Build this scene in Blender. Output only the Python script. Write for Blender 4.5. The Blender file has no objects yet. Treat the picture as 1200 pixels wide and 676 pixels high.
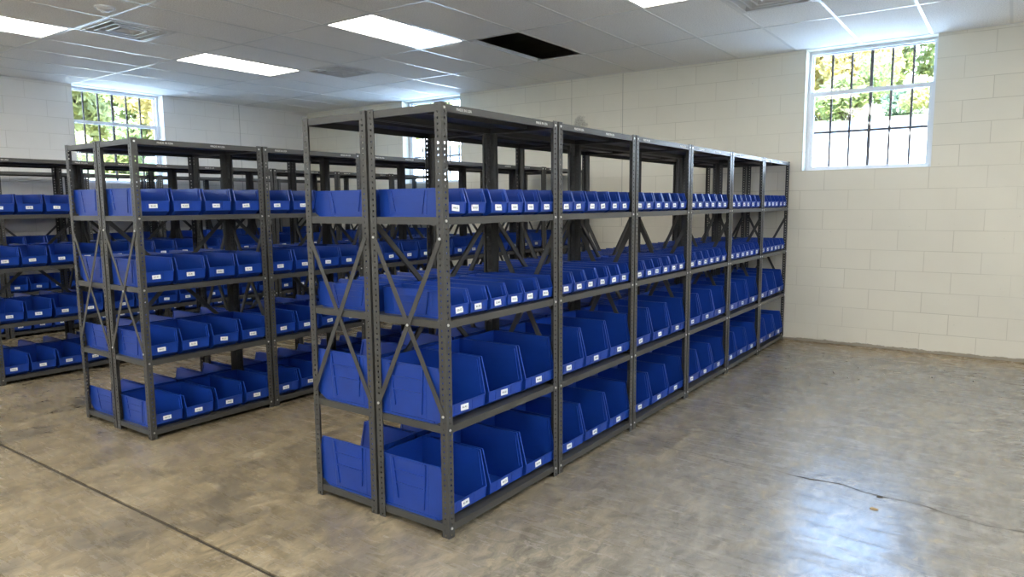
import bpy, bmesh, math, random
from mathutils import Vector, Matrix

scene = bpy.context.scene
COL = scene.collection
rnd = random.Random(7)
PI = math.pi

# ------------------------------------------------------------------ helpers
def link(o):
    COL.objects.link(o); return o

def mesh_obj(name, me, parent=None, loc=None, rot=None):
    o = bpy.data.objects.new(name, me); link(o)
    if parent is not None: o.parent = parent
    if loc is not None: o.location = loc
    if rot is not None: o.rotation_euler = rot
    return o

def to_mesh(bm, name, mats, smooth=False, recalc=True):
    if recalc: bmesh.ops.recalc_face_normals(bm, faces=bm.faces)
    me = bpy.data.meshes.new(name); bm.to_mesh(me); bm.free()
    for m in (mats if isinstance(mats, (list, tuple)) else [mats]): me.materials.append(m)
    if smooth:
        for p in me.polygons: p.use_smooth = True
    return me

def box(bm, lo, hi, mi=0):
    x0, y0, z0 = lo; x1, y1, z1 = hi
    v = [bm.verts.new(p) for p in ((x0,y0,z0),(x1,y0,z0),(x1,y1,z0),(x0,y1,z0),(x0,y0,z1),(x1,y0,z1),(x1,y1,z1),(x0,y1,z1))]
    for f in ((0,3,2,1),(4,5,6,7),(0,1,5,4),(1,2,6,5),(2,3,7,6),(3,0,4,7)):
        bm.faces.new([v[i] for i in f]).material_index = mi

def bar(bm, a, b, w, h, side):
    """box section from a to b; w measured along `side`, h along the third axis"""
    a, b = Vector(a), Vector(b); d = (b-a).normalized()
    s = Vector(side); s = (s - d*s.dot(d)).normalized(); u = d.cross(s)
    q = []
    for p in (a, b):
        for i, j in ((-1,-1),(1,-1),(1,1),(-1,1)): q.append(bm.verts.new(p + s*(i*w/2) + u*(j*h/2)))
    for f in ((3,2,1,0),(4,5,6,7),(0,1,5,4),(1,2,6,5),(2,3,7,6),(3,0,4,7)): bm.faces.new([q[i] for i in f])

def cyl(bm, a, b, r0, r1=None, n=10):
    r1 = r0 if r1 is None else r1
    a, b = Vector(a), Vector(b); d = (b-a).normalized()
    s = d.orthogonal().normalized(); u = d.cross(s)
    ra = [bm.verts.new(a + (s*math.cos(2*PI*k/n) + u*math.sin(2*PI*k/n))*r0) for k in range(n)]
    rb = [bm.verts.new(b + (s*math.cos(2*PI*k/n) + u*math.sin(2*PI*k/n))*r1) for k in range(n)]
    for k in range(n): bm.faces.new((ra[k], ra[(k+1)%n], rb[(k+1)%n], rb[k]))
    bm.faces.new(ra[::-1]); bm.faces.new(rb)

def empty(name, loc=(0,0,0), rz=0.0):
    o = bpy.data.objects.new(name, None); o.empty_display_size = .1
    link(o); o.location = loc; o.rotation_euler = (0,0,rz); return o

def tag(o, label=None, cat=None, group=None, kind=None):
    if label: o['label'] = label
    if cat: o['category'] = cat
    if group: o['group'] = group
    if kind: o['kind'] = kind
    return o

def copy_tree(o, parent=None):
    c = o.copy(); COL.objects.link(c)
    if parent is not None: c.parent = parent
    for ch in KIDS.get(o.name, ()): copy_tree_child(ch, c)
    return c
def copy_tree_child(o, parent):
    c = o.copy(); COL.objects.link(c); c.parent = parent
    for ch in KIDS.get(o.name, ()): copy_tree_child(ch, c)
KIDS = {}
def kid(name, me, parent, loc=None, rot=None):
    o = mesh_obj(name, me, parent, loc, rot); KIDS.setdefault(parent.name, []).append(o); return o

# ------------------------------------------------------------------ materials
def srgb(r, g, b):
    f = lambda c: (c/255/12.92) if c/255 <= .04045 else ((c/255+.055)/1.055)**2.4
    return (f(r), f(g), f(b), 1)

def mat(name, col=(.8,.8,.8,1), rough=.5, metal=0.0, spec=.5):
    m = bpy.data.materials.new(name); m.use_nodes = True
    b = m.node_tree.nodes['Principled BSDF']
    b.inputs['Base Color'].default_value = col; b.inputs['Roughness'].default_value = rough
    b.inputs['Metallic'].default_value = metal; b.inputs['Specular IOR Level'].default_value = spec
    return m

class NT:
    def __init__(s, m): s.t = m.node_tree; s.b = s.t.nodes['Principled BSDF']
    def n(s, typ, **kw):
        nd = s.t.nodes.new(typ)
        for k, v in kw.items():
            if k.startswith('_'): setattr(nd, k[1:], v)
            else: nd.inputs[k.replace('__', ' ')].default_value = v
        return nd
    def l(s, a, b): s.t.links.new(a, b)
    def ramp(s, fac, stops):
        r = s.t.nodes.new('ShaderNodeValToRGB'); e = r.color_ramp.elements
        while len(e) < len(stops): e.new(.5)
        for el, (p, c) in zip(e, stops):
            el.position = p; el.color = c if not isinstance(c, (int, float)) else (c,c,c,1)
        s.l(fac, r.inputs[0]); return r.outputs[0]
    def mix(s, fac, a, b, mode='MIX'):
        m = s.t.nodes.new('ShaderNodeMix'); m.data_type = 'RGBA'; m.blend_type = mode
        for v, i in ((fac, 0), (a, 6), (b, 7)):
            if hasattr(v, 'links'): s.l(v, m.inputs[i])
            else: m.inputs[i].default_value = v
        return m.outputs[2]
    def math(s, op, a, b=0.0, c=None, clamp=False):
        m = s.t.nodes.new('ShaderNodeMath'); m.operation = op; m.use_clamp = clamp
        for i, v in enumerate((a, b) if c is None else (a, b, c)):
            if hasattr(v, 'links'): s.l(v, m.inputs[i])
            else: m.inputs[i].default_value = v
        return m.outputs[0]
    def noise(s, vec, scale, detail=4, rough=.55, dist=0.0):
        n = s.n('ShaderNodeTexNoise', Scale=scale, Detail=detail, Roughness=rough, Distortion=dist)
        if vec is not None: s.l(vec, n.inputs['Vector'])
        return n.outputs[0]
    def bump(s, h, strength=.3, dist=.01):
        b = s.n('ShaderNodeBump', Strength=strength, Distance=dist); s.l(h, b.inputs['Height'])
        s.l(b.outputs[0], s.b.inputs['Normal'])

def pos(nt):
    return nt.n('ShaderNodeNewGeometry').outputs['Position']

def wall_material(name, axis, shift, base, extra=None):
    m = mat(name, rough=.55, spec=.35); nt = NT(m); p = pos(nt)
    sp = nt.n('ShaderNodeSeparateXYZ'); nt.l(p, sp.inputs[0])
    u = nt.math('ADD', sp.outputs[axis], shift)
    cb = nt.n('ShaderNodeCombineXYZ'); nt.l(u, cb.inputs[0]); nt.l(nt.math('ADD', sp.outputs[2], .010+.2*20), cb.inputs[1])
    br = nt.n('ShaderNodeTexBrick', _offset=.5, _offset_frequency=2, Scale=1.0, Brick__Width=.4645, Row__Height=.2)
    br.inputs['Mortar Size'].default_value = .0035; br.inputs['Mortar Smooth'].default_value = .35
    br.inputs['Color1'].default_value = (1,1,1,1); br.inputs['Color2'].default_value = (.965,.965,.965,1); br.inputs['Mortar'].default_value = (.75,.74,.715,1)
    nt.l(cb.outputs[0], br.inputs['Vector'])
    patchy = nt.ramp(nt.noise(p, 2.3, 3), [(.3, .955), (.7, 1.0)])
    c = nt.mix(1.0, br.outputs['Color'], base, 'MULTIPLY')
    # some joints are filled flush with paint
    fade = nt.ramp(nt.noise(p, 1.1, 2), [(.38, 0), (.62, .7)])
    c = nt.mix(fade, c, nt.mix(1.0, (.97,.97,.97,1), base, 'MULTIPLY'))
    c = nt.mix(1.0, c, patchy, 'MULTIPLY')
    # scuffs and dirt where the paint ends at the floor
    edge = nt.math('ADD', sp.outputs[2], nt.math('MULTIPLY', nt.noise(p, 9, 5, .7), -.055))
    c = nt.mix(nt.ramp(edge, [(-.026, .7), (-.018, 0)]), c, (.16,.12,.075,1))
    spk = nt.ramp(nt.noise(p, 38, 2), [(.76, 0), (.80, .55)])
    c = nt.mix(spk, c, (.30,.28,.24,1))
    for axis2, at, wd in (extra or []):
        d = nt.math('ABSOLUTE', nt.math('SUBTRACT', sp.outputs[axis2], at))
        ok = nt.math('GREATER_THAN', sp.outputs[2], 1.2)
        c = nt.mix(nt.math('MULTIPLY', nt.math('LESS_THAN', d, wd), nt.math('MULTIPLY', ok, .6)), c, (.25,.24,.21,1))
    if axis == 0:   # rough grey patch of bare block
        off = nt.n('ShaderNodeVectorMath', _operation='SUBTRACT'); nt.l(p, off.inputs[0]); off.inputs[1].default_value = (-2.56, 5.586, 2.46)
        sc = nt.n('ShaderNodeVectorMath', _operation='MULTIPLY'); nt.l(off.outputs[0], sc.inputs[0]); sc.inputs[1].default_value = (1, 0, .95)
        ln = nt.n('ShaderNodeVectorMath', _operation='LENGTH'); nt.l(sc.outputs[0], ln.inputs[0])
        rr = nt.math('ADD', ln.outputs['Value'], nt.math('MULTIPLY', nt.noise(p, 16, 4, .7), .14))
        f = nt.ramp(rr, [(.13, .6), (.17, 0)])
        c = nt.mix(f, c, nt.ramp(nt.noise(p, 60, 3, .8), [(.4, (.11,.10,.085,1)), (.6, (.45,.43,.37,1))]))
    nt.l(c, nt.b.inputs['Base Color'])
    h = nt.math('ADD', nt.math('MULTIPLY', nt.math('SUBTRACT', 1.0, br.outputs['Fac']), 1.0), nt.math('MULTIPLY', nt.noise(p, 120, 2), .12))
    nt.bump(h, .35, .004)
    return m

def floor_material():
    m = mat('polished_concrete', rough=.3, spec=.5); nt = NT(m); p = pos(nt)
    sp = nt.n('ShaderNodeSeparateXYZ'); nt.l(p, sp.inputs[0])
    mp = nt.n('ShaderNodeMapping'); nt.l(p, mp.inputs[0]); mp.inputs['Scale'].default_value = (1, .55, 1); mp.inputs['Rotation'].default_value = (0,0,.5)
    q = mp.outputs[0]
    big = nt.noise(q, .9, 5, .6, .9)
    mid = nt.noise(q, 3.2, 6, .65, 1.2)
    fin = nt.noise(q, 15, 8, .78, .8)
    tan, grey, dark, pale = (.26,.21,.132,1), (.222,.211,.188,1), (.098,.086,.068,1), (.39,.33,.225,1)
    side = nt.math('MULTIPLY', nt.math('ADD', sp.outputs[0], .5), .8)      # grey cast of the window light towards the right, put into the colour
    side = nt.math('ADD', side, nt.math('MULTIPLY', nt.math('SUBTRACT', big, .5), 1.6), clamp=True)
    c = nt.mix(side, tan, grey)
    calm = nt.math('SUBTRACT', 1.0, nt.math('MULTIPLY', side, .62))
    c = nt.mix(nt.math('MULTIPLY', calm, nt.ramp(big, [(.52, 0), (.62, .65)])), c, dark)
    c = nt.mix(nt.math('MULTIPLY', calm, nt.ramp(mid, [(.52, 0), (.62, .5)])), c, dark)
    c = nt.mix(nt.math('MULTIPLY', calm, nt.ramp(mid, [(.37, .55), (.46, 0)])), c, pale)
    c = nt.mix(1.0, c, nt.ramp(fin, [(.38, .62), (.62, 1.34)]), 'MULTIPLY')
    blot = nt.ramp(nt.noise(p, 5.5, 4, .6, 1.6), [(.64, 0), (.67, .5), (.70, .2)])
    c = nt.mix(blot, c, (.50,.42,.28,1))
    spots = nt.ramp(nt.noise(p, 60, 2), [(.73, 0), (.77, .7)])
    c = nt.mix(spots, c, (.08,.07,.055,1))
    # brown dirt left along the foot of the back wall
    band = nt.math('ADD', sp.outputs[1], nt.math('MULTIPLY', nt.noise(p, 2.6, 5, .7), .9))
    c = nt.mix(nt.ramp(nt.math('SUBTRACT', band, 5.05), [(.30, 0), (.78, .8)]), c, nt.mix(nt.noise(p, 14, 4), (.17,.115,.055,1), (.38,.28,.145,1)))
    nt.l(c, nt.b.inputs['Base Color'])
    mp2 = nt.n('ShaderNodeMapping'); nt.l(p, mp2.inputs[0]); mp2.inputs['Scale'].default_value = (1, 5.5, 1); mp2.inputs['Rotation'].default_value = (0,0,.35)
    stre = nt.noise(mp2.outputs[0], 3.0, 6, .7, .4)
    r = nt.math('ADD', nt.math('MULTIPLY', nt.math('SUBTRACT', mid, .35), .30), nt.math('MULTIPLY', nt.math('SUBTRACT', stre, .3), .55), clamp=True)
    nt.l(nt.math('ADD', r, .10), nt.b.inputs['Roughness'])
    c = nt.mix(nt.ramp(stre, [(.52, 0), (.72, .35)]), c, dark)
    nt.l(c, nt.b.inputs['Base Color'])
    nt.bump(nt.math('ADD', nt.math('MULTIPLY', mid, .6), nt.math('MULTIPLY', fin, .25)), .18, .01)
    return m

def tile_material():
    m = mat('mineral_fibre_tile', rough=.9, spec=.1); nt = NT(m); p = pos(nt)
    n1 = nt.ramp(nt.noise(p, 95, 3, .7), [(.38, .80), (.52, 1.0)])
    c = nt.mix(1.0, (.93,.92,.89,1), n1, 'MULTIPLY')
    nt.l(c, nt.b.inputs['Base Color']); nt.bump(nt.noise(p, 95, 3, .7), .25, .004)
    return m

def rack_material():
    m = mat('dark_grey_enamel', rough=.38, spec=.5); nt = NT(m)
    tc = nt.n('ShaderNodeTexCoord').outputs['Object']
    c = nt.ramp(nt.noise(tc, 6, 4), [(.3, (.055,.055,.0525,1)), (.7, (.067,.067,.0635,1))])
    nt.l(c, nt.b.inputs['Base Color'])
    return m

def plastic_material():
    m = mat('blue_plastic', srgb(24,62,190), .33, 0, .5); nt = NT(m)
    tc = nt.n('ShaderNodeTexCoord').outputs['Object']
    c = nt.ramp(nt.noise(tc, 9, 3), [(.3, (.0080,.046,.31,1)), (.7, (.0100,.056,.365,1))])
    nt.l(c, nt.b.inputs['Base Color'])
    return m

def emit(name, col, strength):
    m = bpy.data.materials.new(name); m.use_nodes = True; t = m.node_tree; t.nodes.clear()
    e = t.nodes.new('ShaderNodeEmission'); o = t.nodes.new('ShaderNodeOutputMaterial')
    e.inputs[0].default_value = col; e.inputs[1].default_value = strength; t.links.new(e.outputs[0], o.inputs[0]); return m

def glass_material():
    m = bpy.data.materials.new('window_glass'); m.use_nodes = True; t = m.node_tree; t.nodes.clear()
    tr = t.nodes.new('ShaderNodeBsdfTransparent'); gl = t.nodes.new('ShaderNodeBsdfGlossy'); gl.inputs['Roughness'].default_value = .02
    lw = t.nodes.new('ShaderNodeLayerWeight'); fr = t.nodes.new('ShaderNodeMapRange'); pw = t.nodes.new('ShaderNodeMath'); pw.operation = 'POWER'; pw.inputs[1].default_value = 4.0
    t.links.new(lw.outputs['Facing'], pw.inputs[0]); t.links.new(pw.outputs[0], fr.inputs[0]); fr.inputs['To Min'].default_value = .03; fr.inputs['To Max'].default_value = .8
    mx = t.nodes.new('ShaderNodeMixShader'); o = t.nodes.new('ShaderNodeOutputMaterial')
    tr.inputs[0].default_value = (.95,.97,.97,1)
    t.links.new(fr.outputs[0], mx.inputs[0]); t.links.new(tr.outputs[0], mx.inputs[1]); t.links.new(gl.outputs[0], mx.inputs[2]); t.links.new(mx.outputs[0], o.inputs[0]); return m

WALLC = (.75,.72,.62,1)
M_BACK = wall_material('painted_block_back', 0, -.095 + .4645*40, WALLC, [(0, -1.973, .004), (0, -2.683, .003)])
M_SIDE = wall_material('painted_block_side', 1, .20 + .4645*40, (.82,.80,.76,1), [(1, 4.31, .005)])
M_FLOOR = floor_material(); M_TILE = tile_material(); M_RACK = rack_material(); M_BLUE = plastic_material()
M_TBAR = mat('white_grid_metal', (.72,.72,.70,1), .32)
M_WHITE = mat('white_metal', (.74,.74,.73,1), .4)
M_FRAME = mat('window_paint', (.78,.80,.83,1), .45)
M_RUST = mat('brown_bar', (.085,.06,.05,1), .6)
M_BOLT = mat('zinc_bolt', (.75,.75,.74,1), .3, .6)
M_LABEL = mat('label_card', (.86,.87,.88,1), .5)
M_INK = mat('black_ink', (.03,.03,.03,1), .6)
M_STENCIL = mat('white_stencil', (.80,.80,.78,1), .5)
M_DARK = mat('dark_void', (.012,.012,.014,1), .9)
M_GROOVE = mat('dirty_joint', (.035,.028,.02,1), .9)
M_CRACK = mat('crack_dirt', (.05,.045,.038,1), .9)
M_LIGHT = emit('lit_diffuser', (1,.965,.885,1), 6.0)
M_GLASS = glass_material()

# ------------------------------------------------------------------ room dimensions (metres)
XL, XR, YB, YF, ZC, ZTOP = -7.824, 5.6, 5.586, -6.6, 3.018, 3.75
TH = .27

def wall(name, along, at, out, u0, u1, holes, m, label):
    """along: 0 = runs along x, 1 = runs along y; `at` inner plane; out = +1/-1 where the outside lies"""
    bm = bmesh.new()
    us = sorted({u0, u1, *[h[0] for h in holes], *[h[1] for h in holes]})
    zs = sorted({-.05, ZTOP, *[h[2] for h in holes], *[h[3] for h in holes]})
    a, b = sorted((at, at + out*TH))
    for i in range(len(us)-1):
        for k in range(len(zs)-1):
            um, zm = (us[i]+us[i+1])/2, (zs[k]+zs[k+1])/2
            if any(h[0] < um < h[1] and h[2] < zm < h[3] for h in holes): continue
            if along == 0: box(bm, (us[i], a, zs[k]), (us[i+1], b, zs[k+1]))
            else: box(bm, (a, us[i], zs[k]), (b, us[i+1], zs[k+1]))
    o = mesh_obj(name, to_mesh(bm, name, m)); return tag(o, label, kind='structure')

W1, W2, W3 = (.105, 1.267, 1.795, ZC-.004), (-5.625, -4.50, 1.795, ZC-.004), (1.955, 3.12, 1.795, ZC-.004)
wall('wall_back', 0, YB, 1, XL-TH, XR+TH, [W1, W2], M_BACK, 'cream painted concrete block wall with two barred windows')
W4, W5, W6, W7, W8 = (-3.9, -2.735, 1.795, ZC-.004), (-5.0, -3.835, 1.795, ZC-.004), (.6, 1.765, 1.795, ZC-.004), (-2.2, -1.035, 1.795, ZC-.004), (1.4, 2.565, 1.795, ZC-.004)
wall('wall_left', 1, XL, -1, YF-TH, YB, [W3, W4], M_SIDE, 'white painted concrete block wall with one barred window')
wall('wall_right', 1, XR, 1, YF-TH, YB, [W7, W8], M_SIDE, 'painted concrete block wall on the open side of the room')
wall('wall_front', 0, YF, -1, XL, XR, [W5, W6], M_BACK, 'painted concrete block wall behind the viewer')

# floor: two slabs, a sawn joint between them
bm = bmesh.new(); JY0, JY1 = -.636, -.617
for y0, y1 in ((YF, JY0), (JY1, YB)): box(bm, (XL, y0, -.05), (XR, y1, 0))
fl = mesh_obj('floor', to_mesh(bm, 'floor', M_FLOOR)); tag(fl, 'worn polished concrete floor, tan and grey with stains', kind='structure')
bm = bmesh.new(); box(bm, (XL, JY0, -.05), (XR, JY1, -.008))
mesh_obj('floor_joint', to_mesh(bm, 'floor_joint', M_GROOVE), fl)['label'] = 'dark sawn joint across the concrete'
cr = [(.30,1.66),(.628,1.637),(.80,1.63),(.963,1.64),(1.142,1.617),(1.22,1.63),(1.303,1.636),(1.38,1.60),(1.467,1.587),(1.56,1.59),(1.664,1.578),(1.821,1.521),(1.937,1.498),(2.066,1.513),(2.4,1.46),(2.9,1.42),(3.5,1.30)]
bm = bmesh.new(); pts = []
r2 = random.Random(3)
for (x0,y0),(x1,y1) in zip(cr, cr[1:]):
    n = max(2, int((x1-x0)/.03))
    for k in range(n): t = k/n; pts.append((x0+(x1-x0)*t, y0+(y1-y0)*t + r2.uniform(-.006,.006), r2.uniform(.0035,.007)))
vs = [(bm.verts.new((x,y-w,.0006)), bm.verts.new((x,y+w,.0006))) for x,y,w in pts]
for (a,b),(c,d) in zip(vs, vs[1:]): bm.faces.new((a,c,d,b))
mesh_obj('crack', to_mesh(bm, 'crack', M_CRACK), fl)['label'] = 'thin wandering crack in the concrete'

# ------------------------------------------------------------------ ceiling
PX, PY, X0, Y0 = .605, 1.22, 1.215, .73
xl = sorted([X0 + k*PX for k in range(-20, 12) if XL < X0+k*PX < XR]); yl = sorted([Y0 + k*PY for k in range(-8, 6) if YF < Y0+k*PY < YB])
xe = [XL]+xl+[XR]; ye = [YF]+yl+[YB]
gx = lambda k: X0 + k*PX
gy = lambda k: Y0 + k*PY
# cells taken by something else: (kx, ky) counted from the grid origin; light/hole take a 2x4 cell, vents the near half of one
LIGHT_CELLS = [(kx, ky) for kx in (-11, -7, -3, 1, 5) for ky in (-5, -3, -1, 1)]
HOLE = (-6, 2); VENTS = [(-10, 0, 0), (-10, 2, 0), (-2, 2, 0)]
bm = bmesh.new()
def skip_cell(x, y):
    kx, ky = math.floor((x-X0)/PX), math.floor((y-Y0)/PY)
    if (kx, ky) in LIGHT_CELLS or (kx, ky) == HOLE: return True
    for vx, vy, h in VENTS:
        if (kx, ky) == (vx, vy) and ((y-Y0)/PY - ky) < .5: return True
    return False
ye2 = sorted(set(ye + [gy(0)+PY/2, gy(2)+PY/2]))
for i in range(len(xe)-1):
    for k in range(len(ye2)-1):
        if skip_cell((xe[i]+xe[i+1])/2, (ye2[k]+ye2[k+1])/2): continue
        box(bm, (xe[i], ye2[k], ZC+.003), (xe[i+1], ye2[k+1], ZC+.016))
ce = mesh_obj('ceiling', to_mesh(bm, 'ceiling', M_TILE)); tag(ce, 'suspended ceiling of white speckled lay-in tiles', kind='structure')
bm = bmesh.new()
for x in xl:
    box(bm, (x-.012, YF, ZC), (x+.012, YB, ZC+.0028)); box(bm, (x-.001, YF, ZC+.003), (x+.001, YB, ZC+.04))
for y in yl: box(bm, (XL, y-.012, ZC+.0002), (XR, y+.012, ZC+.0029))
for vx, vy, h in VENTS: box(bm, (gx(vx)+.012, gy(vy)+PY/2-.012, ZC+.0002), (gx(vx+1)-.012, gy(vy)+PY/2+.012, ZC+.0029))
for a, b in (((XL, YB-.02), (XR, YB)), ((XL, YF), (XR, YF+.02)), ((XL, YF), (XL+.02, YB)), ((XR-.02, YF), (XR, YB))):
    box(bm, (*a, ZC+.0001), (*b, ZC+.0027))
tag(mesh_obj('trim_1', to_mesh(bm, 'trim_1', M_TBAR)), 'white metal grid that carries the ceiling tiles', kind='structure')
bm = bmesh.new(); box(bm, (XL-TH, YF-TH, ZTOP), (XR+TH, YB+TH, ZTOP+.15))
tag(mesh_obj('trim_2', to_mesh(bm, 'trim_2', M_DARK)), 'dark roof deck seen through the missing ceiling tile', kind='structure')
# hanger wire seen in the opening
bm = bmesh.new(); cyl(bm, (gx(-5)-.16, gy(3)-.012, ZC+.004), (gx(-5)-.10, gy(3)-.06, ZTOP), .0022, n=6)
tag(mesh_obj('hanger_wire', to_mesh(bm, 'hanger_wire', M_BOLT)), 'thin steel hanger wire inside the black opening of the missing ceiling tile', 'wire')

# lights
def ring(bm, x0, y0, x1, y1, w, z0, z1):
    box(bm, (x0,y0,z0), (x1,y0+w,z1)); box(bm, (x0,y1-w,z0), (x1,y1,z1)); box(bm, (x0,y0+w,z0), (x0+w,y1-w,z1)); box(bm, (x1-w,y0+w,z0), (x1,y1-w,z1))
hx, hy = PX/2-.0125, PY/2-.0125
bm = bmesh.new(); ring(bm, -hx, -hy, hx, hy, .018, 0, .012)
box(bm, (-hx, -hy, .06), (hx, hy, .075)); ring(bm, -hx, -hy, hx, hy, .004, .012, .06)
ME_LF = to_mesh(bm, 'light_frame', M_WHITE)
bm = bmesh.new(); box(bm, (-hx+.017, -hy+.017, .006), (hx-.017, hy-.017, .010)); ME_LD = to_mesh(bm, 'diffuser', M_LIGHT)
SEEN = {(-7,1): 'long lit ceiling light panel beside the black missing tile', (-11,1): 'lit ceiling light panel above the second rack, beside the farther small vent',
        (-11,-1): 'lit ceiling light panel at the left edge of the photo', (-3,1): 'lit ceiling light panel cut off by the top edge of the photo'}
proto_l = None
for c in LIGHT_CELLS:
    loc = (gx(c[0])+PX/2, gy(c[1])+PY/2, ZC+.001)
    if proto_l is None:
        proto_l = o = empty('ceiling_light', loc); kid('light_frame', ME_LF, o); kid('diffuser', ME_LD, o)
    else:
        o = copy_tree(proto_l); o.location = loc
    if c in SEEN: tag(o, SEEN[c], 'light', 'ceiling light panels')
    else: tag(o, 'flat ceiling light panel overhead, outside the view', 'light', 'ceiling light panels outside the view')

# vents: four-way louvred diffusers
def cone_ring(bm, h0, z0, h1, z1, t=.0025):
    """square frustum sheet from half-size h0 at z0 to h1 at z1"""
    def sq(h, z): return [bm.verts.new((sx*h, sy*h, z)) for sx, sy in ((-1,-1),(1,-1),(1,1),(-1,1))]
    a, b = sq(h0, z0), sq(h1, z1); c, d = sq(h0-t, z0+.001), sq(h1-t, z1)
    for k in range(4):
        j = (k+1)%4
        bm.faces.new((a[k],a[j],b[j],b[k])); bm.faces.new((c[j],c[k],d[k],d[j])); bm.faces.new((a[j],a[k],c[k],c[j])); bm.faces.new((b[k],b[j],d[j],d[k]))
H = PX/2-.0125
bm = bmesh.new(); ring(bm, -H, -H, H, H, .028, 0, .006); ME_VF = to_mesh(bm, 'vent_frame', M_WHITE)
ME_LV = []
for h0, h1 in ((.262,.238),(.192,.168),(.122,.098)):
    bm = bmesh.new(); cone_ring(bm, h0, -.004, h1, .055); ring(bm, -h0, -h0, h0, h0, .016, -.0085, -.0042); ME_LV.append(to_mesh(bm, 'louvre', M_WHITE))
bm = bmesh.new(); cone_ring(bm, .066, -.002, .03, .03); box(bm, (-.030,-.030,.028), (.030,.030,.031)); ME_LV.append(to_mesh(bm, 'louvre', M_WHITE))
bm = bmesh.new(); box(bm, (-H, -H, .10), (H, H, .11)); ring(bm, -H, -H, H, H, .004, .006, .10); ME_VB = to_mesh(bm, 'vent_box', M_DARK)
proto_v = None
for (vx, vy, h), lab in zip(VENTS, ('square ceiling vent beside the light panel at the photo’s left edge', 'small square ceiling vent between the two lit panels above the racks', 'square ceiling vent at the top edge, towards the window over open floor')):
    loc = (gx(vx)+PX/2, gy(vy)+PY/4, ZC+.001)
    if proto_v is None:
        proto_v = o = empty('ceiling_vent', loc); kid('vent_frame', ME_VF, o); kid('vent_box', ME_VB, o)
        for me in ME_LV: kid('louvre', me, o)
    else: o = copy_tree(proto_v); o.location = loc
    tag(o, lab.replace('’', "'"), 'vent', 'square ceiling vents')
# smoke detector
o = empty('smoke_detector', (-3.93, .577, ZC+.003))
bm = bmesh.new(); cyl(bm, (0,0,0), (0,0,-.012), .075, .072, 28); kid('base_plate', to_mesh(bm, 'base_plate', M_WHITE), o)
bm = bmesh.new(); cyl(bm, (0,0,-.012), (0,0,-.03), .060, .045, 28); cyl(bm, (0,0,-.03), (0,0,-.038), .030, .026, 20); kid('cover', to_mesh(bm, 'cover', M_WHITE), o)
tag(o, 'round white smoke detector on the ceiling beside the left vent', 'smoke detector')

# ------------------------------------------------------------------ windows (double hung, security bars outside)
def window(name, along, at, out, w, label):
    u0, u1, z0, z1 = w
    def P(u, d, z): return (u, at+out*d, z) if along == 0 else (at+out*d, u, z)
    def bx(bm, ua, ub, da, db, za, zb):
        p, q = P(ua, da, za), P(ub, db, zb)
        box(bm, tuple(min(a,b) for a,b in zip(p,q)), tuple(max(a,b) for a,b in zip(p,q)))
    root = empty(name, P((u0+u1)/2, .1, z0)); tag(root, label, kind='structure')
    def add(nm, bm, m, lab=None):
        o = mesh_obj(nm, to_mesh(bm, nm, m)); o.parent = root; o.matrix_parent_inverse = Matrix.Translation(-root.location)
        if lab: o['label'] = lab
        return o
    zm = 2.575
    bm = bmesh.new()       # frame
    bx(bm, u0+.001, u0+.028, .135, .23, z0+.001, z1-.001); bx(bm, u1-.028, u1-.001, .135, .23, z0+.001, z1-.001)
    bx(bm, u0+.028, u1-.028, .135, .23, z1-.028, z1-.001); bx(bm, u0+.028, u1-.028, .115, .23, z0+.001, z0+.03)
    add('window_frame', bm, M_FRAME)
    for nm, za, zb, d, s in (('upper_sash', zm-.01, z1-.028, .175, .012), ('lower_sash', z0+.03, zm+.028, .145, .034)):
        bm = bmesh.new()
        bx(bm, u0+.028, u0+.028+s, d, d+.026, za, zb); bx(bm, u1-.028-s, u1-.028, d, d+.026, za, zb)
        bx(bm, u0+.028+s, u1-.028-s, d, d+.026, za, za+(.012 if nm[0]=='l' else .03)); bx(bm, u0+.028+s, u1-.028-s, d, d+.026, zb-(.042 if nm[0]=='l' else .012), zb)
        s_o = add(nm, bm, M_FRAME)
        bm = bmesh.new(); bx(bm, u0+.028+s, u1-.028-s, d+.011, d+.015, za+.012, zb-.012)
        g = mesh_obj('pane', to_mesh(bm, 'pane', M_GLASS)); g.parent = s_o
    bm = bmesh.new(); um = (u0+u1)/2
    bx(bm, um-.03, um+.03, .138, .15, zm+.026, zm+.04); add('sash_lock', bm, M_FRAME)
    bm = bmesh.new()       # security grid
    for k in range(1, 6):
        u = u0 + .03 + (u1-u0-.06)*k/6; t = .0145 if k == 3 else .010
        bx(bm, u-t, u+t, .210, .222, z0+.03, z1-.028)
    bx(bm, u0+.028, u1-.028, .206, .226, 2.183, 2.205)
    add('security_bars', bm, M_RUST, 'dark rusty security bars behind the glass')
    return root
window('window_1', 0, YB, 1, W1, 'white double-hung window with dark security bars at right, above open floor')
window('window_2', 0, YB, 1, W2, 'white double-hung window with security bars, half hidden behind the nearest rack')
window('window_3', 1, XL, -1, W3, 'white double-hung window with security bars above the left racks')

window('added_window_4', 1, XL, -1, W4, 'barred window of the left wall, outside the view')  # these last windows are unseen, added to bring more daylight to the ceiling
window('added_window_5', 0, YF, -1, W5, 'barred window of the wall behind the viewer, left one')
window('added_window_6', 0, YF, -1, W6, 'barred window of the wall behind the viewer, right one')
window('added_window_7', 1, XR, 1, W7, 'barred window of the right wall, nearer one')
window('added_window_8', 1, XR, 1, W8, 'barred window of the right wall, farther one')

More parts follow.
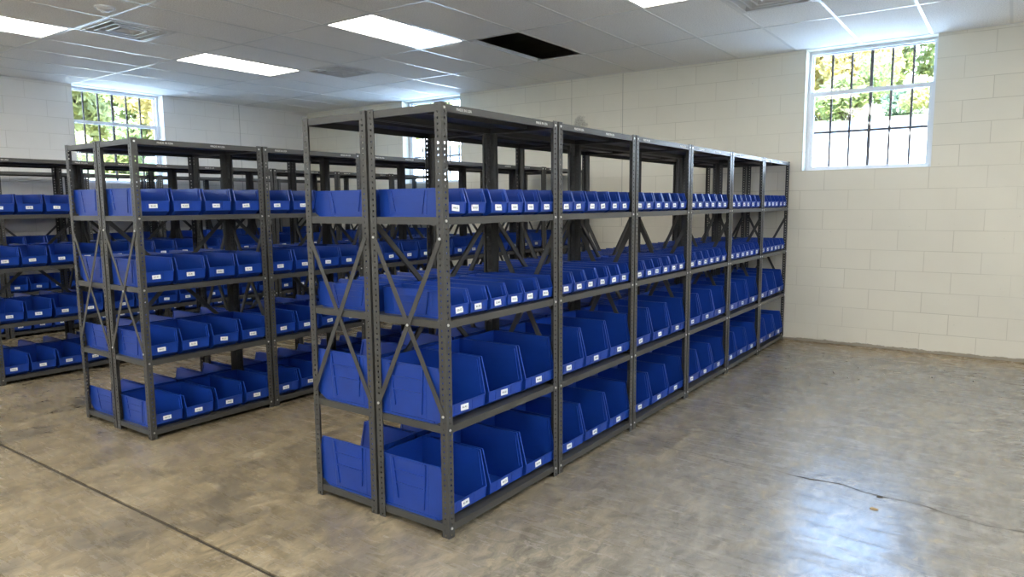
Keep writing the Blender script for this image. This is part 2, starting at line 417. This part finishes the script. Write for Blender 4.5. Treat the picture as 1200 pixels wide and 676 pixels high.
# ------------------------------------------------------------------ shelving units
UD, UW, UH, PW = .435, .906, 1.89, .038          # unit depth, width, height, post flange
LEV = (.060, .508, .972, 1.416, 1.884)
T = .0022
def post_mesh():
    bm = bmesh.new(); n = 74; p = UH/n; R = .0047
    for fl in (0, 1):
        for k in range(n):
            z0 = k*p; zc = z0+p/2; uc = .0205; lo, hi = (0.0 if fl == 0 else T), PW
            out = []; sq = [(hi,.5),(hi,1),(.5,1),(lo,1),(lo,.5),(lo,0),(.5,0),(hi,0)]
            pts_o = [((uc if a == .5 else a), z0 + b*p) for a, b in sq]
            pts_i = [(uc + R*math.cos(i*PI/4), zc + 1.12*R*math.sin(i*PI/4)) for i in range(8)]
            def V(u, z, t): return bm.verts.new((-u, -t, z) if fl == 0 else (-t, -u, z))
            o0 = [V(u,z,0) for u,z in pts_o]; i0 = [V(u,z,0) for u,z in pts_i]
            o1 = [V(u,z,T) for u,z in pts_o]; i1 = [V(u,z,T) for u,z in pts_i]
            for i in range(8):
                j = (i+1)%8
                bm.faces.new((o0[i],o0[j],i0[j],i0[i])); bm.faces.new((o1[j],o1[i],i1[i],i1[j])); bm.faces.new((i0[i],i0[j],i1[j],i1[i]))
            bm.faces.new((o0[7],o0[0],o1[0],o1[7])); bm.faces.new((o0[0],o0[1],o1[1],o1[0]))
            bm.faces.new((o0[3],o0[4],o1[4],o1[3])); bm.faces.new((o0[4],o0[5],o1[5],o1[4]))
            if k == n-1: bm.faces.new((o0[1],o0[2],o1[2],o1[1])); bm.faces.new((o0[2],o0[3],o1[3],o1[2]))
            if k == 0: bm.faces.new((o0[5],o0[6],o1[6],o1[5])); bm.faces.new((o0[6],o0[7],o1[7],o1[6]))
    bmesh.ops.remove_doubles(bm, verts=bm.verts, dist=1e-5)
    return to_mesh(bm, 'post', M_RACK)
ME_POST = post_mesh()
def shelf_mesh():
    bm = bmesh.new(); a, b, e, L = UD/2-T-.0008, UW/2-T-.0008, .0015, .032
    box(bm, (-a,-b,-e), (a,b,0))
    for s in (-1, 1):
        x0, x1 = sorted((s*a, s*(a-e))); box(bm, (x0,-b,-L), (x1,b,-e))
        x0, x1 = sorted((s*(a-e), s*(a-.014))); box(bm, (x0,-b+.01,-L), (x1,b-.01,-L+e))
        y0, y1 = sorted((s*b, s*(b-e))); box(bm, (-a+e,y0,-L), (a-e,y1,-e))
        y0, y1 = sorted((s*(b-e), s*(b-.014))); box(bm, (-a+.014,y0,-L), (a-.014,y1,-L+e))
    box(bm, (-.045,-b+.02,-.022), (-.043,b-.02,-e)); box(bm, (.043,-b+.02,-.022), (.045,b-.02,-e)); box(bm, (-.043,-b+.02,-.022), (.043,b-.02,-.0205))   # stiffening channel
    for y in (-b+.062, -b+.10, b-.10, b-.062): cyl(bm, (a-.0002, y, -.016), (a+.0006, y, -.016), .0040, n=8)   # plugged bolt holes in the lip
    return to_mesh(bm, 'shelf', M_RACK)
ME_SHELF = shelf_mesh()
def strap(a, b, side):
    bm = bmesh.new(); bar(bm, a, b, .024, .0022, side); return to_mesh(bm, 'brace', M_RACK)
zb0, zb1 = .555, 1.325
ME_SB = [strap((UD/2-.018, 0, zb1), (-UD/2+.020, 0, zb0), (1,0,0)), strap((-UD/2+.020, 0.0023, zb1), (UD/2-.018, .0023, zb0), (1,0,0))]
ME_BB = [strap((0, -UW/2+.02, 1.40), (0, UW/2-.02, .56), (0,1,0)), strap((-.0023, UW/2-.02, 1.40), (-.0023, -UW/2+.02, .56), (0,1,0))]
bm = bmesh.new(); cyl(bm, (0,0,0), (.0035,0,0), .0066, .0055, 10); ME_BOLTX = to_mesh(bm, 'bolt', M_BOLT)
bm = bmesh.new(); cyl(bm, (0,0,0), (0,.0035,0), .0066, .0055, 10); ME_BOLTY = to_mesh(bm, 'bolt', M_BOLT)

def text_mesh(s, size, m, name='lettering', depth=.0003):
    cu = bpy.data.curves.new(name, 'FONT'); cu.body = s; cu.size = size; cu.align_x = 'CENTER'; cu.align_y = 'CENTER'; cu.extrude = depth; cu.resolution_u = 2
    t = bpy.data.objects.new('tmp', cu); link(t)
    dg = bpy.context.evaluated_depsgraph_get(); me = bpy.data.meshes.new_from_object(t.evaluated_get(dg))
    bpy.data.objects.remove(t); bpy.data.curves.remove(cu)
    me.transform(Matrix.Rotation(PI/2, 4, 'Z') @ Matrix.Rotation(PI/2, 4, 'X'))     # reads from +x
    me.materials.clear(); me.materials.append(m); return me
ME_STENCIL = text_mesh('MADE IN USA', .017, M_STENCIL, 'stencil')

def make_unit(bolts):
    r = empty('shelving_unit')
    cs = ((UD/2, UW/2, 0), (-UD/2, UW/2, PI/2), (-UD/2, -UW/2, PI), (UD/2, -UW/2, 3*PI/2))
    for q, (x, y, rz) in enumerate(cs):
        p = kid('post', ME_POST, r, (x, y, 0), (0,0,rz))
        if bolts and q in (0, 3):
            for z in LEV:
                if q == 0: kid('bolt', ME_BOLTX, p, (0, -.0195, z-.016))
                else: kid('bolt', ME_BOLTY, p, (-.0195, 0, z-.016))
    for k, z in enumerate(LEV): kid('shelf', ME_SHELF, r, (0, 0, z))
    for e in (-1, 1):
        for k in (0, 1):
            b = kid('side_brace', ME_SB[k], r, (0, e*(UW/2+.0012) if e > 0 else -UW/2-.0035, 0))
            if bolts and e < 0 and k == 0:
                for x, z in ((UD/2-.018, zb1), (-UD/2+.020, zb0), (0, (zb0+zb1)/2)): kid('bolt', ME_BOLTY, b, (x, -.0011, z), (PI,0,0))
            if bolts and e < 0 and k == 1:
                for x, z in ((-UD/2+.020, zb1), (UD/2-.018, zb0)): kid('bolt', ME_BOLTY, b, (x, -.0011, z), (PI,0,0))
    for k in (0, 1): kid('back_brace', ME_BB[k], r, (-UD/2-.0013, 0, 0))
    return r
U_BOLT = make_unit(True); U_PLAIN = make_unit(False)

# ------------------------------------------------------------------ bins
def bin_mesh(L, W, H, lip, ch, apex, inset):
    """hopper-front bin. +x front; x=0 at the lip; local z=0 on the shelf"""
    bm = bmesh.new(); th = .0025; Wb = W*.93
    yy = lambda z: (Wb + (W-Wb)*z/H)/2
    prof = [(-L,0), (-inset,0), (-.004,ch), (0,lip), (-apex,H), (-L,H)]
    def shell(off, s):      # side polygon; off shrinks inwards
        out = []
        for x, z in prof: out.append((x, s*(yy(z)-off), z))
        return out
    o = {s: [bm.verts.new(p) for p in shell(0, s)] for s in (-1, 1)}
    pi = [(-L+th,th), (-inset-th*.3,th), (-.004-th,ch+th*.4), (-th,lip), (-apex-th*.4,H), (-L+th,H)]
    i = {s: [bm.verts.new((x, s*(yy(z)-th), z)) for x, z in pi] for s in (-1, 1)}
    for s in (-1, 1):
        bm.faces.new(o[s]); bm.faces.new(i[s])
        for a, b in ((3,4),(4,5)): bm.faces.new((o[s][a],o[s][b],i[s][b],i[s][a]))
    for a, b in ((0,1),(1,2),(2,3),(5,0)):
        bm.faces.new((o[-1][a],o[-1][b],o[1][b],o[1][a])); bm.faces.new((i[-1][a],i[-1][b],i[1][b],i[1][a]))
    bm.faces.new((o[-1][3],o[1][3],i[1][3],i[-1][3])); bm.faces.new((o[-1][5],o[1][5],i[1][5],i[-1][5]))
    rw, rh = .0065, .0055
    for s in (-1, 1):
        # rolled rim along the top and down the slant; lower second rim just behind it
        bar(bm, (-L, s*(W/2+.0002), H), (-apex+.001, s*(W/2+.0002), H), rw, rh, (0,1,0))
        bar(bm, (-apex, s*(W/2+.0002), H+.001), (.001, s*(yy(lip)+.0002), lip-.002), rw, rh, (0,1,0))
        bar(bm, (-.8*apex-.014, s*(yy(H)-.006), H-.010), (-.016, s*(yy(lip)-.006), lip+.004), .004, .003, (0,1,0))
        # bottom rail
        bar(bm, (-L+.004, s*(Wb/2+.0018), .005), (-inset-.012, s*(Wb/2+.0018), .005), .006, .010, (0,1,0))
        # raised middle panel and its ribs
        xa, xb = -L*.83, -L*.28
        def q(x, z, p): return (x, s*(yy(z)+p), z)
        za, zb = .012, H-.006
        A = [q(xa,za,.0022), q(xb-.01,za,.0022), q(xb,zb,.0022), q(xa-.01,zb,.0022)]; B = [q(xa-.006,za,0), q(xb-.004,za,0), q(xb+.006,zb,0), q(xa-.016,zb,0)]
        va = [bm.verts.new(p) for p in A]; vb = [bm.verts.new(p) for p in B]
        bm.faces.new(va)
        for k in range(4): bm.faces.new((va[k], va[(k+1)%4], vb[(k+1)%4], vb[k]))
        w = .006; pr = .0048 if W > .25 else .0030 if W > .15 else .0025
        za2 = H*.20
        bar(bm, q(xa+.028,za2,pr), q(xa+.008,H-.006,pr), w+.002, .006, (1,0,0)); bar(bm, q(xb-.034,za2*.6,pr), q(xb-.012,H-.006,pr), w+.002, .006, (1,0,0))
        for zr in (H*.50, H*.74): bar(bm, q(xa+.012,zr,pr), q(xb-.018,zr,pr), .0055, .006, (0,0,1))
    # lip rim, back rim with hanger
    bar(bm, (.001, -yy(lip), lip-.001), (.001, yy(lip), lip-.001), .0045, .005, (0,0,1))
    bar(bm, (-L-.0005, -W/2, H-.003), (-L-.0005, W/2, H-.003), .006, .010, (1,0,0)) if False else bar(bm, (-L+.001, -W/2, H), (-L+.001, W/2, H), rw, rh, (1,0,0))
    # card holder: a shallow step on the lip face
    n = .0016
    c0, c1 = -W*.28, W*.16
    def lp(y, z, p): t = (z-ch)/(lip-ch); return (-.004*(1-t)+p, y, z)
    z0, z1 = ch+.006, lip-.007
    for ya in (c0, c1):
        bar(bm, lp(ya, z0, .0006), lp(ya, z1, .0006), .0028, .0022, (0,1,0))
    bar(bm, lp(c0, z0, .0006), lp(c1, z0, .0006), .0022, .0020, (0,0,1))
    # lip end returns
    for s in (-1, 1):
        bar(bm, lp(s*(yy(ch)-.002), ch, .0008), lp(s*(yy(lip)-.002), lip, .0008), .004, .0026, (0,1,0))
    return to_mesh(bm, 'bin_body', M_BLUE)
# kind: name, L, W, H, lip, chamfer, apex set-back, inset, label w/h, text size
KIND = {
 'L': dict(name='large_storage_bin', word='large blue bin', L=.405, W=.284, H=.252, lip=.085, ch=.032, apex=.038, inset=.060, lw=.054, lh=.028, ts=.0125),
 'M': dict(name='storage_bin', word='blue bin', L=.400, W=.196, H=.170, lip=.092, ch=.028, apex=.022, inset=.045, lw=.054, lh=.026, ts=.0125),
 'S': dict(name='small_storage_bin', word='small blue bin', L=.405, W=.1255, H=.121, lip=.062, ch=.014, apex=.020, inset=.034, lw=.050, lh=.027, ts=.0120),
}
CODES = ['A1-A1','A1-B2','B2-C1','A2-D3','B1-A4','C3-B1','A4-C2','D1-A2','B3-D1','C2-A3','A3-B4','D2-C3']
for k in KIND.values():
    k['body'] = bin_mesh(k['L'], k['W'], k['H'], k['lip'], k['ch'], k['apex'], k['inset'])
    bm = bmesh.new(); box(bm, (-.0004, -k['lw']/2, -k['lh']/2), (.0004, k['lw']/2, k['lh']/2)); k['card'] = to_mesh(bm, 'label_card', M_LABEL)
    k['text'] = [text_mesh(c, k['ts'], M_INK) for c in CODES]

ORD = ('first','second','third','fourth','fifth','sixth')
LEVN = ('bottom shelf','second shelf up','third shelf up','top bin shelf')
SHORT = 0
SKIP = {i for a, b in ((280,283), (296,299), (376,379), (389,389), (391,396), (399,399), (404,405), (407,407), (441,441), (456,457), (459,459), (473,475), (488,491), (525,527), (533,533), (540,543), (548,550), (556,559), (564,567), (572,575), (580,580), (582,583), (586,586), (588,592), (596,599), (608,608), (612,612), (652,655), (668,671), (683,687)) for i in range(a, b+1)}      # bins nothing shows of, deep behind the others
# SKIP-DATA
BIN_N = [0]
def put_bin(kind, ux, uy, face, off_y, lev, rb, label, group):
    idx = BIN_N[0]; BIN_N[0] += 1
    k = KIND[kind]
    dx, dy, rz = rb.uniform(-.010, 0), rb.uniform(-.0015,.0015), rb.uniform(-.004,.004)
    code, tilt, ly = rb.randrange(len(CODES)), rb.gauss(0,.035), rb.uniform(-.006,.006)
    if idx in SKIP: return
    lx = UD/2-.0085+dx*.8
    o = empty(k['name'], (ux + face*lx, uy + face*(off_y+dy), LEV[lev]+.0004), (0 if face > 0 else PI)+rz)
    tag(o, label, 'bin', group)
    mesh_obj('bin_body', k['body'], o)
    zc = (k['lip']+k['ch'])/2
    card = mesh_obj('label_card', k['card'], o, (.0018-.002, -k['W']*.06+ly, zc), (tilt, -.04, 0))
    mesh_obj('lettering', k['text'][code], card, (.0006, 0, 0))

ROWS = [dict(x=0.0, y=0.0, n='nearest rack', double=True), dict(x=-2.4226, y=-.057, n='second rack', double=True),
        dict(x=-4.845, y=-.057, n='third rack', double=True), dict(x=-7.265, y=-.057, n='rack against the left wall', double=False)]
YC = {'L': (-.298, 0.0, .298), 'S': None, 'M': None}
first = {True: True, False: True}
for ri, R in enumerate(ROWS):
    for face in ((1, -1) if R['double'] else (1,)):
        for bay in range(6):
            cx = R['x'] - UD/2 if face > 0 else R['x'] - .8856 + UD/2
            cy = R['y'] + (bay+.5)*.92
            bolts = face > 0 and ri < 3
            src = U_BOLT if bolts else U_PLAIN
            if first[bolts]: u = src; first[bolts] = False
            else: u = copy_tree(src)
            u.location = (cx, cy, 0); u.rotation_euler = (0, 0, 0 if face > 0 else PI)
            sidew = ('right side' if face > 0 else 'left side')
            bayw = 'nearest bay' if bay == 0 else ORD[bay] + ' bay from near end'
            tag(u, f"grey steel shelving unit, {bayw}" + (f" on {sidew}" if R['double'] else '') + f" of {R['n']}", 'shelving unit', 'dark grey shelving units')
            rb = random.Random(1000*ri + 100*bay + (face > 0))
            # stencilled maker's marks on roof and shelf lips
            if face > 0 and ri < 3:
                for y in ((-.30, .31) if (bay + ri) % 2 == 0 else (.12, -.24)):
                    top = [c for c in u.children if c.name.startswith('shelf') and abs(c.location.z-LEV[4]) < 1e-4][0]
                    mesh_obj('stencil_mark', ME_STENCIL, top, (UD/2-T-.0002, y, -.017))
            for lev in range(4):
                if ri == 0:
                    kd = 'L' if lev < 2 else 'S'
                    if kd == 'L': ys = [-.301, 0.0, .301]
                    else:
                        ys = [-.350 + .140*k for k in range(6)]
                        if face > 0 and bay == 0: ys = [-.347,-.207,-.046,.094,.234,.374] if lev == 3 else [-.342,-.203,-.060,.080,.220,.361]
                        ys = [y + rb.uniform(-.0015,.0015) for y in ys]
                else:
                    kd = 'M'
                    a = -.330
                    p = (.220 if ri == 1 else .215)
                    ys = [a + p*k + rb.uniform(-.003,.003) for k in range(4)]
                for n, y in enumerate(ys if face > 0 else ys[::-1]):
                    yy_ = y if face > 0 else -(-y)
                    # numbering runs away from the viewer on both faces; local y flips on the left face
                    offy = yy_ if face > 0 else yy_
                    fcw = ("right face" if face > 0 else "left face")
                    bw = ('near bay' if bay == 0 else ORD[bay] + ' bay')
                    lab = f"{ORD[n]} {KIND[kd]['word']} on {LEVN[lev]}, {bw} of {R['n']}" + (f", {fcw}" if R['double'] else '')
                    put_bin(kd, cx, cy, face, offy, lev, rb, lab, f"blue bins on the {R['n']}")

# ------------------------------------------------------------------ small debris on the floor
def chip(name, x, y, r, m, seed, label):
    bm = bmesh.new(); bmesh.ops.create_icosphere(bm, subdivisions=2, radius=r); rr = random.Random(seed)
    for v in bm.verts: v.co = Vector((v.co.x*(1.3+rr.uniform(-.3,.3)), v.co.y*(1+rr.uniform(-.3,.3)), (v.co.z+r)*.22))
    tag(mesh_obj(name, to_mesh(bm, name, m), None, (x, y, 0)), label, 'debris')
chip('dirt_clod', 1.483, 1.571, .010, M_GROOVE, 1, 'tiny dark crumb of dirt beside the crack in the open floor')
chip('dry_leaf', 1.481, 1.401, .014, mat('tan_leaf', (.30,.21,.10,1), .8), 2, 'tiny tan leaf scrap on the shiny floor in front of the crack')

# ------------------------------------------------------------------ outside the windows
M_CONC = mat('pale_concrete', (.78,.77,.73,1), .8); M_GRASS = mat('grass', (.17,.19,.08,1), .9); M_ROAD = mat('asphalt', (.17,.20,.23,1), .8)
M_BARK = mat('bark', (.09,.07,.055,1), .9)
def leafmat(name, c1, c2):
    m = mat(name, c1, .6, 0, .3); nt = NT(m); p = pos(nt)
    nt.l(nt.ramp(nt.noise(p, 1.7, 3), [(.35, c1), (.65, c2)]), nt.b.inputs['Base Color'])
    t = m.node_tree; tr = t.nodes.new('ShaderNodeBsdfTranslucent'); mx = t.nodes.new('ShaderNodeMixShader'); mx.inputs[0].default_value = .4
    tr.inputs[0].default_value = c2
    out = [n for n in t.nodes if n.type == 'OUTPUT_MATERIAL'][0]
    t.links.new(nt.b.outputs[0], mx.inputs[1]); t.links.new(tr.outputs[0], mx.inputs[2]); t.links.new(mx.outputs[0], out.inputs[0]); return m
LEAF = [leafmat('leaf_green', (.17,.21,.08,1), (.32,.36,.15,1)), leafmat('leaf_yellow', (.40,.36,.14,1), (.52,.43,.19,1)), leafmat('leaf_bluegreen', (.18,.26,.17,1), (.32,.39,.27,1)), leafmat('leaf_lime', (.38,.39,.16,1), (.52,.50,.24,1))]
def strip_mesh(name, pts, half, axis, m, label):
    """a band of sloping ground; pts = [(distance, z)...]"""
    bm = bmesh.new(); rows = []
    for d, z in pts:
        a, b = half
        rows.append([bm.verts.new((d, v, z) if axis == 0 else (v, d, z)) for v in (a, b)] + [bm.verts.new((d, v, z-.3) if axis == 0 else (v, d, z-.3)) for v in (a, b)])
    for r, s in zip(rows, rows[1:]):
        bm.faces.new((r[0], r[1], s[1], s[0])); bm.faces.new((r[2], s[2], s[3], r[3])); bm.faces.new((r[0], s[0], s[2], r[2])); bm.faces.new((r[1], r[3], s[3], s[1]))
    bm.faces.new((rows[0][0], rows[0][2], rows[0][3], rows[0][1])); bm.faces.new((rows[-1][0], rows[-1][1], rows[-1][3], rows[-1][2]))
    tag(mesh_obj(name, to_mesh(bm, name, m)), label, kind='structure')
strip_mesh('ground', [(5.87, 1.60), (7, 1.78), (12, 2.72)], (-40, 20), 1, M_CONC, 'sunlit pale concrete yard outside the right window')
strip_mesh('pavement', [(5.88, 1.60), (8, 1.65), (30, 2.4)], (-30, 5.8), 0, M_CONC, 'unseen pale concrete along the right wall, added to bounce daylight in')  # unseen ground added to bounce sunlight up to the ceiling
strip_mesh('yard', [(-6.88, 1.60), (-9, 1.65), (-30, 2.4)], (-30, 30), 1, M_CONC, 'unseen pale concrete behind the front wall, added to bounce daylight in')  # likewise unseen, a pale bounce surface below the added windows
strip_mesh('road', [(12, 2.72), (14.2, 3.16)], (-40, 20), 1, M_ROAD, 'grey road beyond the yard')
strip_mesh('lawn', [(14.2, 3.16), (22, 4.1), (60, 8)], (-60, 30), 1, M_GRASS, 'grass bank beyond the road')
strip_mesh('path', [(-8.11, 1.60), (-11.2, 1.98)], (-30, 5.8), 0, M_CONC, 'pale concrete apron outside the left window, added to bounce neutral light')  # apron added so the daylight bounced indoors stays neutral
strip_mesh('bank', [(-11.2, 1.98), (-45, 5.2)], (-30, 30), 0, M_GRASS, 'grass bank outside the left window')
def foliage(nl, rad, seed, size, squash):
    r = random.Random(seed); bm = bmesh.new()
    cl = [(Vector((r.gauss(0,.42), r.gauss(0,.42), r.gauss(0,.42)*squash))*rad, rad*r.uniform(.28,.5)) for _ in range(16)]
    for _ in range(nl):
        c, cr_ = r.choice(cl); d = Vector((r.gauss(0,1), r.gauss(0,1), r.gauss(0,1))).normalized()*cr_*r.uniform(.55,1.0)
        p = c + d; n = Vector((r.gauss(0,1), r.gauss(0,1), r.gauss(0,1)+.6)).normalized(); a = n.orthogonal().normalized(); a.rotate(Matrix.Rotation(r.uniform(0,6.28),3,n)); b = n.cross(a); s = size*r.uniform(.7,1.3)
        bm.faces.new([bm.verts.new(p + a*(s*i) + b*(s*.5*j) + n*(.12*s*k)) for i,j,k in ((-1,0,0),(0,-1,1),(1,0,0),(0,1,1))])
    return bm
def fol_mesh(nl, rad, seed, size, squash, m): return to_mesh(foliage(nl, rad, seed, size, squash), 'foliage', m, recalc=False)
ME_CROWN = [fol_mesh(7000, 2.1, 11+k, .17, 1.05, LEAF[k]) for k in range(4)]
ME_BUSH = [fol_mesh(2600, .75, 31+k, .085, .75, LEAF[(0,3,2)[k]]) for k in range(3)]
def trunk(h, r0):
    bm = bmesh.new(); rr = random.Random(5); cyl(bm, (0,0,-.2), (.1,.05,h), r0, r0*.45, 8)
    for k in range(6):
        a = k*1.1; z = h*(.55+.07*k); cyl(bm, (.08,.04,z), (math.cos(a)*1.3, math.sin(a)*1.3, z+1.1), r0*.35, r0*.1, 6)
    return to_mesh(bm, 'trunk', M_BARK)
ME_TRUNK = trunk(2.6, .12); ME_STEM = None
bm = bmesh.new()
for k in range(7): cyl(bm, (0,0,-.15), (math.cos(k*.9)*.45, math.sin(k*.9)*.45, .75), .018, .007, 5)
ME_STEM = to_mesh(bm, 'stems', M_BARK)
def tree(x, y, z, k, s, rz, label, group):
    o = empty('tree', (x,y,z), rz); o.scale = (s,s,s); tag(o, label, 'tree', group)
    mesh_obj('trunk', ME_TRUNK, o); mesh_obj('foliage', ME_CROWN[k], o, (0,0,2.6))
def bush(x, y, z, k, s, rz, label, group):
    o = empty('bush', (x,y,z), rz); o.scale = (s*1.15,s*1.15,s); tag(o, label, 'bush', group)
    mesh_obj('stems', ME_STEM, o); mesh_obj('foliage', ME_BUSH[k], o, (0,0,.55))
for x, y, z, k, s, l in ((-6.4,21.5,3.95,2,.78,'pale green tree at the left edge of the right window'), (-3.6,25.5,4.3,1,.85,'yellow autumn tree in the left panes of the right window'), (-2.6,31.5,4.9,0,.95,'green tree in the middle panes of the right window'), (-7.6,27.5,4.5,0,.9,'green tree far left behind the bushes in the right window'), (2.3,28.5,4.7,3,.6,'low lime tree under bright sky in the right window')):
    tree(x, y, z, k, s, x*2, l, 'trees outside the right window')
for i, (x, z, k, s, l) in enumerate(((-3.3,3.35,0,.85,'rounded green bush, leftmost beyond the road in the right window'), (-2.3,3.5,1,.95,'lime green bush, second from left beyond the road'), (-1.3,3.35,0,.9,'green bush, third from left beyond the road'), (-.45,3.5,2,.8,'blue-green bush in the middle of the right window'), (.45,3.3,1,.66,'small lime bush towards the right of the right window'), (1.3,3.5,0,.7,'small green bush at the right edge of the right window'))):
    bush(x, 15.3+2.4*(i%2), z, k, s, i, l, 'bushes outside the right window')
for x, y, z, k, s, l in ((-15.2,15.3,3.1,0,.8,'green tree seen through the half hidden middle window'), (-19.5,19.5,3.7,3,.85,'lime tree, farther one in the half hidden middle window')):
    tree(x, y, z, k, s, x, l, 'trees outside the middle window')
for i, (x, y, z, k, s, l) in enumerate(((-15.2,3.2,2.36,2,.72,'blue-green tree at the left edge of the left window'), (-18.8,6.2,2.7,3,.85,'lime yellow tree in the left panes of the left window'), (-14.4,7.4,2.3,1,.70,'yellow tree in the middle of the left window'), (-22.5,11.0,2.9,0,.95,'green tree, farthest one in the left window'), (-17.6,11.2,2.6,3,.8,'lime tree at the right edge of the left window'), (-24.5,6.5,3.2,2,1.0,'pale green tree far behind in the left window'), (-23.5,15.5,3.1,1,.95,'yellow tree far behind at the right of the left window'))):
    tree(x, y, z, k, s, i*1.3, l, 'trees outside the left window')
for i, (x, y, l) in enumerate(((-12.4,3.4,'bush low in the left panes of the left window'), (-13.4,5.2,'bush low in the middle of the left window'), (-12.2,7.6,'bush low in the right panes of the left window'))):
    bush(x, y, 2.1, (1,0,1)[i], .78, i*2, l, 'bushes outside the left window')

# ------------------------------------------------------------------ light
w = bpy.data.worlds.new('sky'); scene.world = w; w.use_nodes = True; t = w.node_tree
bg = t.nodes['Background']; tc = t.nodes.new('ShaderNodeTexCoord'); sx = t.nodes.new('ShaderNodeSeparateXYZ'); cr_ = t.nodes.new('ShaderNodeValToRGB')
t.links.new(tc.outputs['Generated'], sx.inputs[0]); t.links.new(sx.outputs[2], cr_.inputs[0])
cr_.color_ramp.elements[0].color = (.93,.96,1,1); cr_.color_ramp.elements[1].color = (.27,.50,.92,1); cr_.color_ramp.elements[1].position = .45
t.links.new(cr_.outputs[0], bg.inputs[0]); bg.inputs[1].default_value = 6.5
sd = bpy.data.lights.new('sun', 'SUN'); sd.energy = 17.0; sd.angle = .01; sd.color = (1,.94,.82)
so = link(bpy.data.objects.new('sun', sd)); so.rotation_euler = (math.radians(48), 0, math.radians(35)); so.location = (0, -20, 20)

# ------------------------------------------------------------------ camera
f, yaw, pitch, roll = 822.7622, .6196, -.1184, -.0081
cy_, sy_, cp, sp_ = math.cos(yaw), math.sin(yaw), math.cos(pitch), math.sin(pitch)
fwd = Vector((-sy_*cp, cy_*cp, sp_)); right = Vector((cy_, sy_, 0)); up = right.cross(fwd)
r_ = right*math.cos(roll) + up*math.sin(roll); u_ = up*math.cos(roll) - right*math.sin(roll)
cd = bpy.data.cameras.new('camera'); cam = link(bpy.data.objects.new('camera', cd))
cam.matrix_world = Matrix(((r_.x,u_.x,-fwd.x,1.9442),(r_.y,u_.y,-fwd.y,-2.2266),(r_.z,u_.z,-fwd.z,1.4651),(0,0,0,1)))
cd.sensor_width = 36; cd.lens = f*36/1200; cd.clip_start = .05
scene.camera = cam
scene.view_settings.view_transform = 'Standard'; scene.view_settings.look = 'None'; scene.view_settings.gamma = 1; scene.view_settings.use_curve_mapping = False
scene.view_settings.exposure = 1.45
scene.cycles.use_denoising = True
scene.cycles.max_bounces = 8; scene.cycles.diffuse_bounces = 8
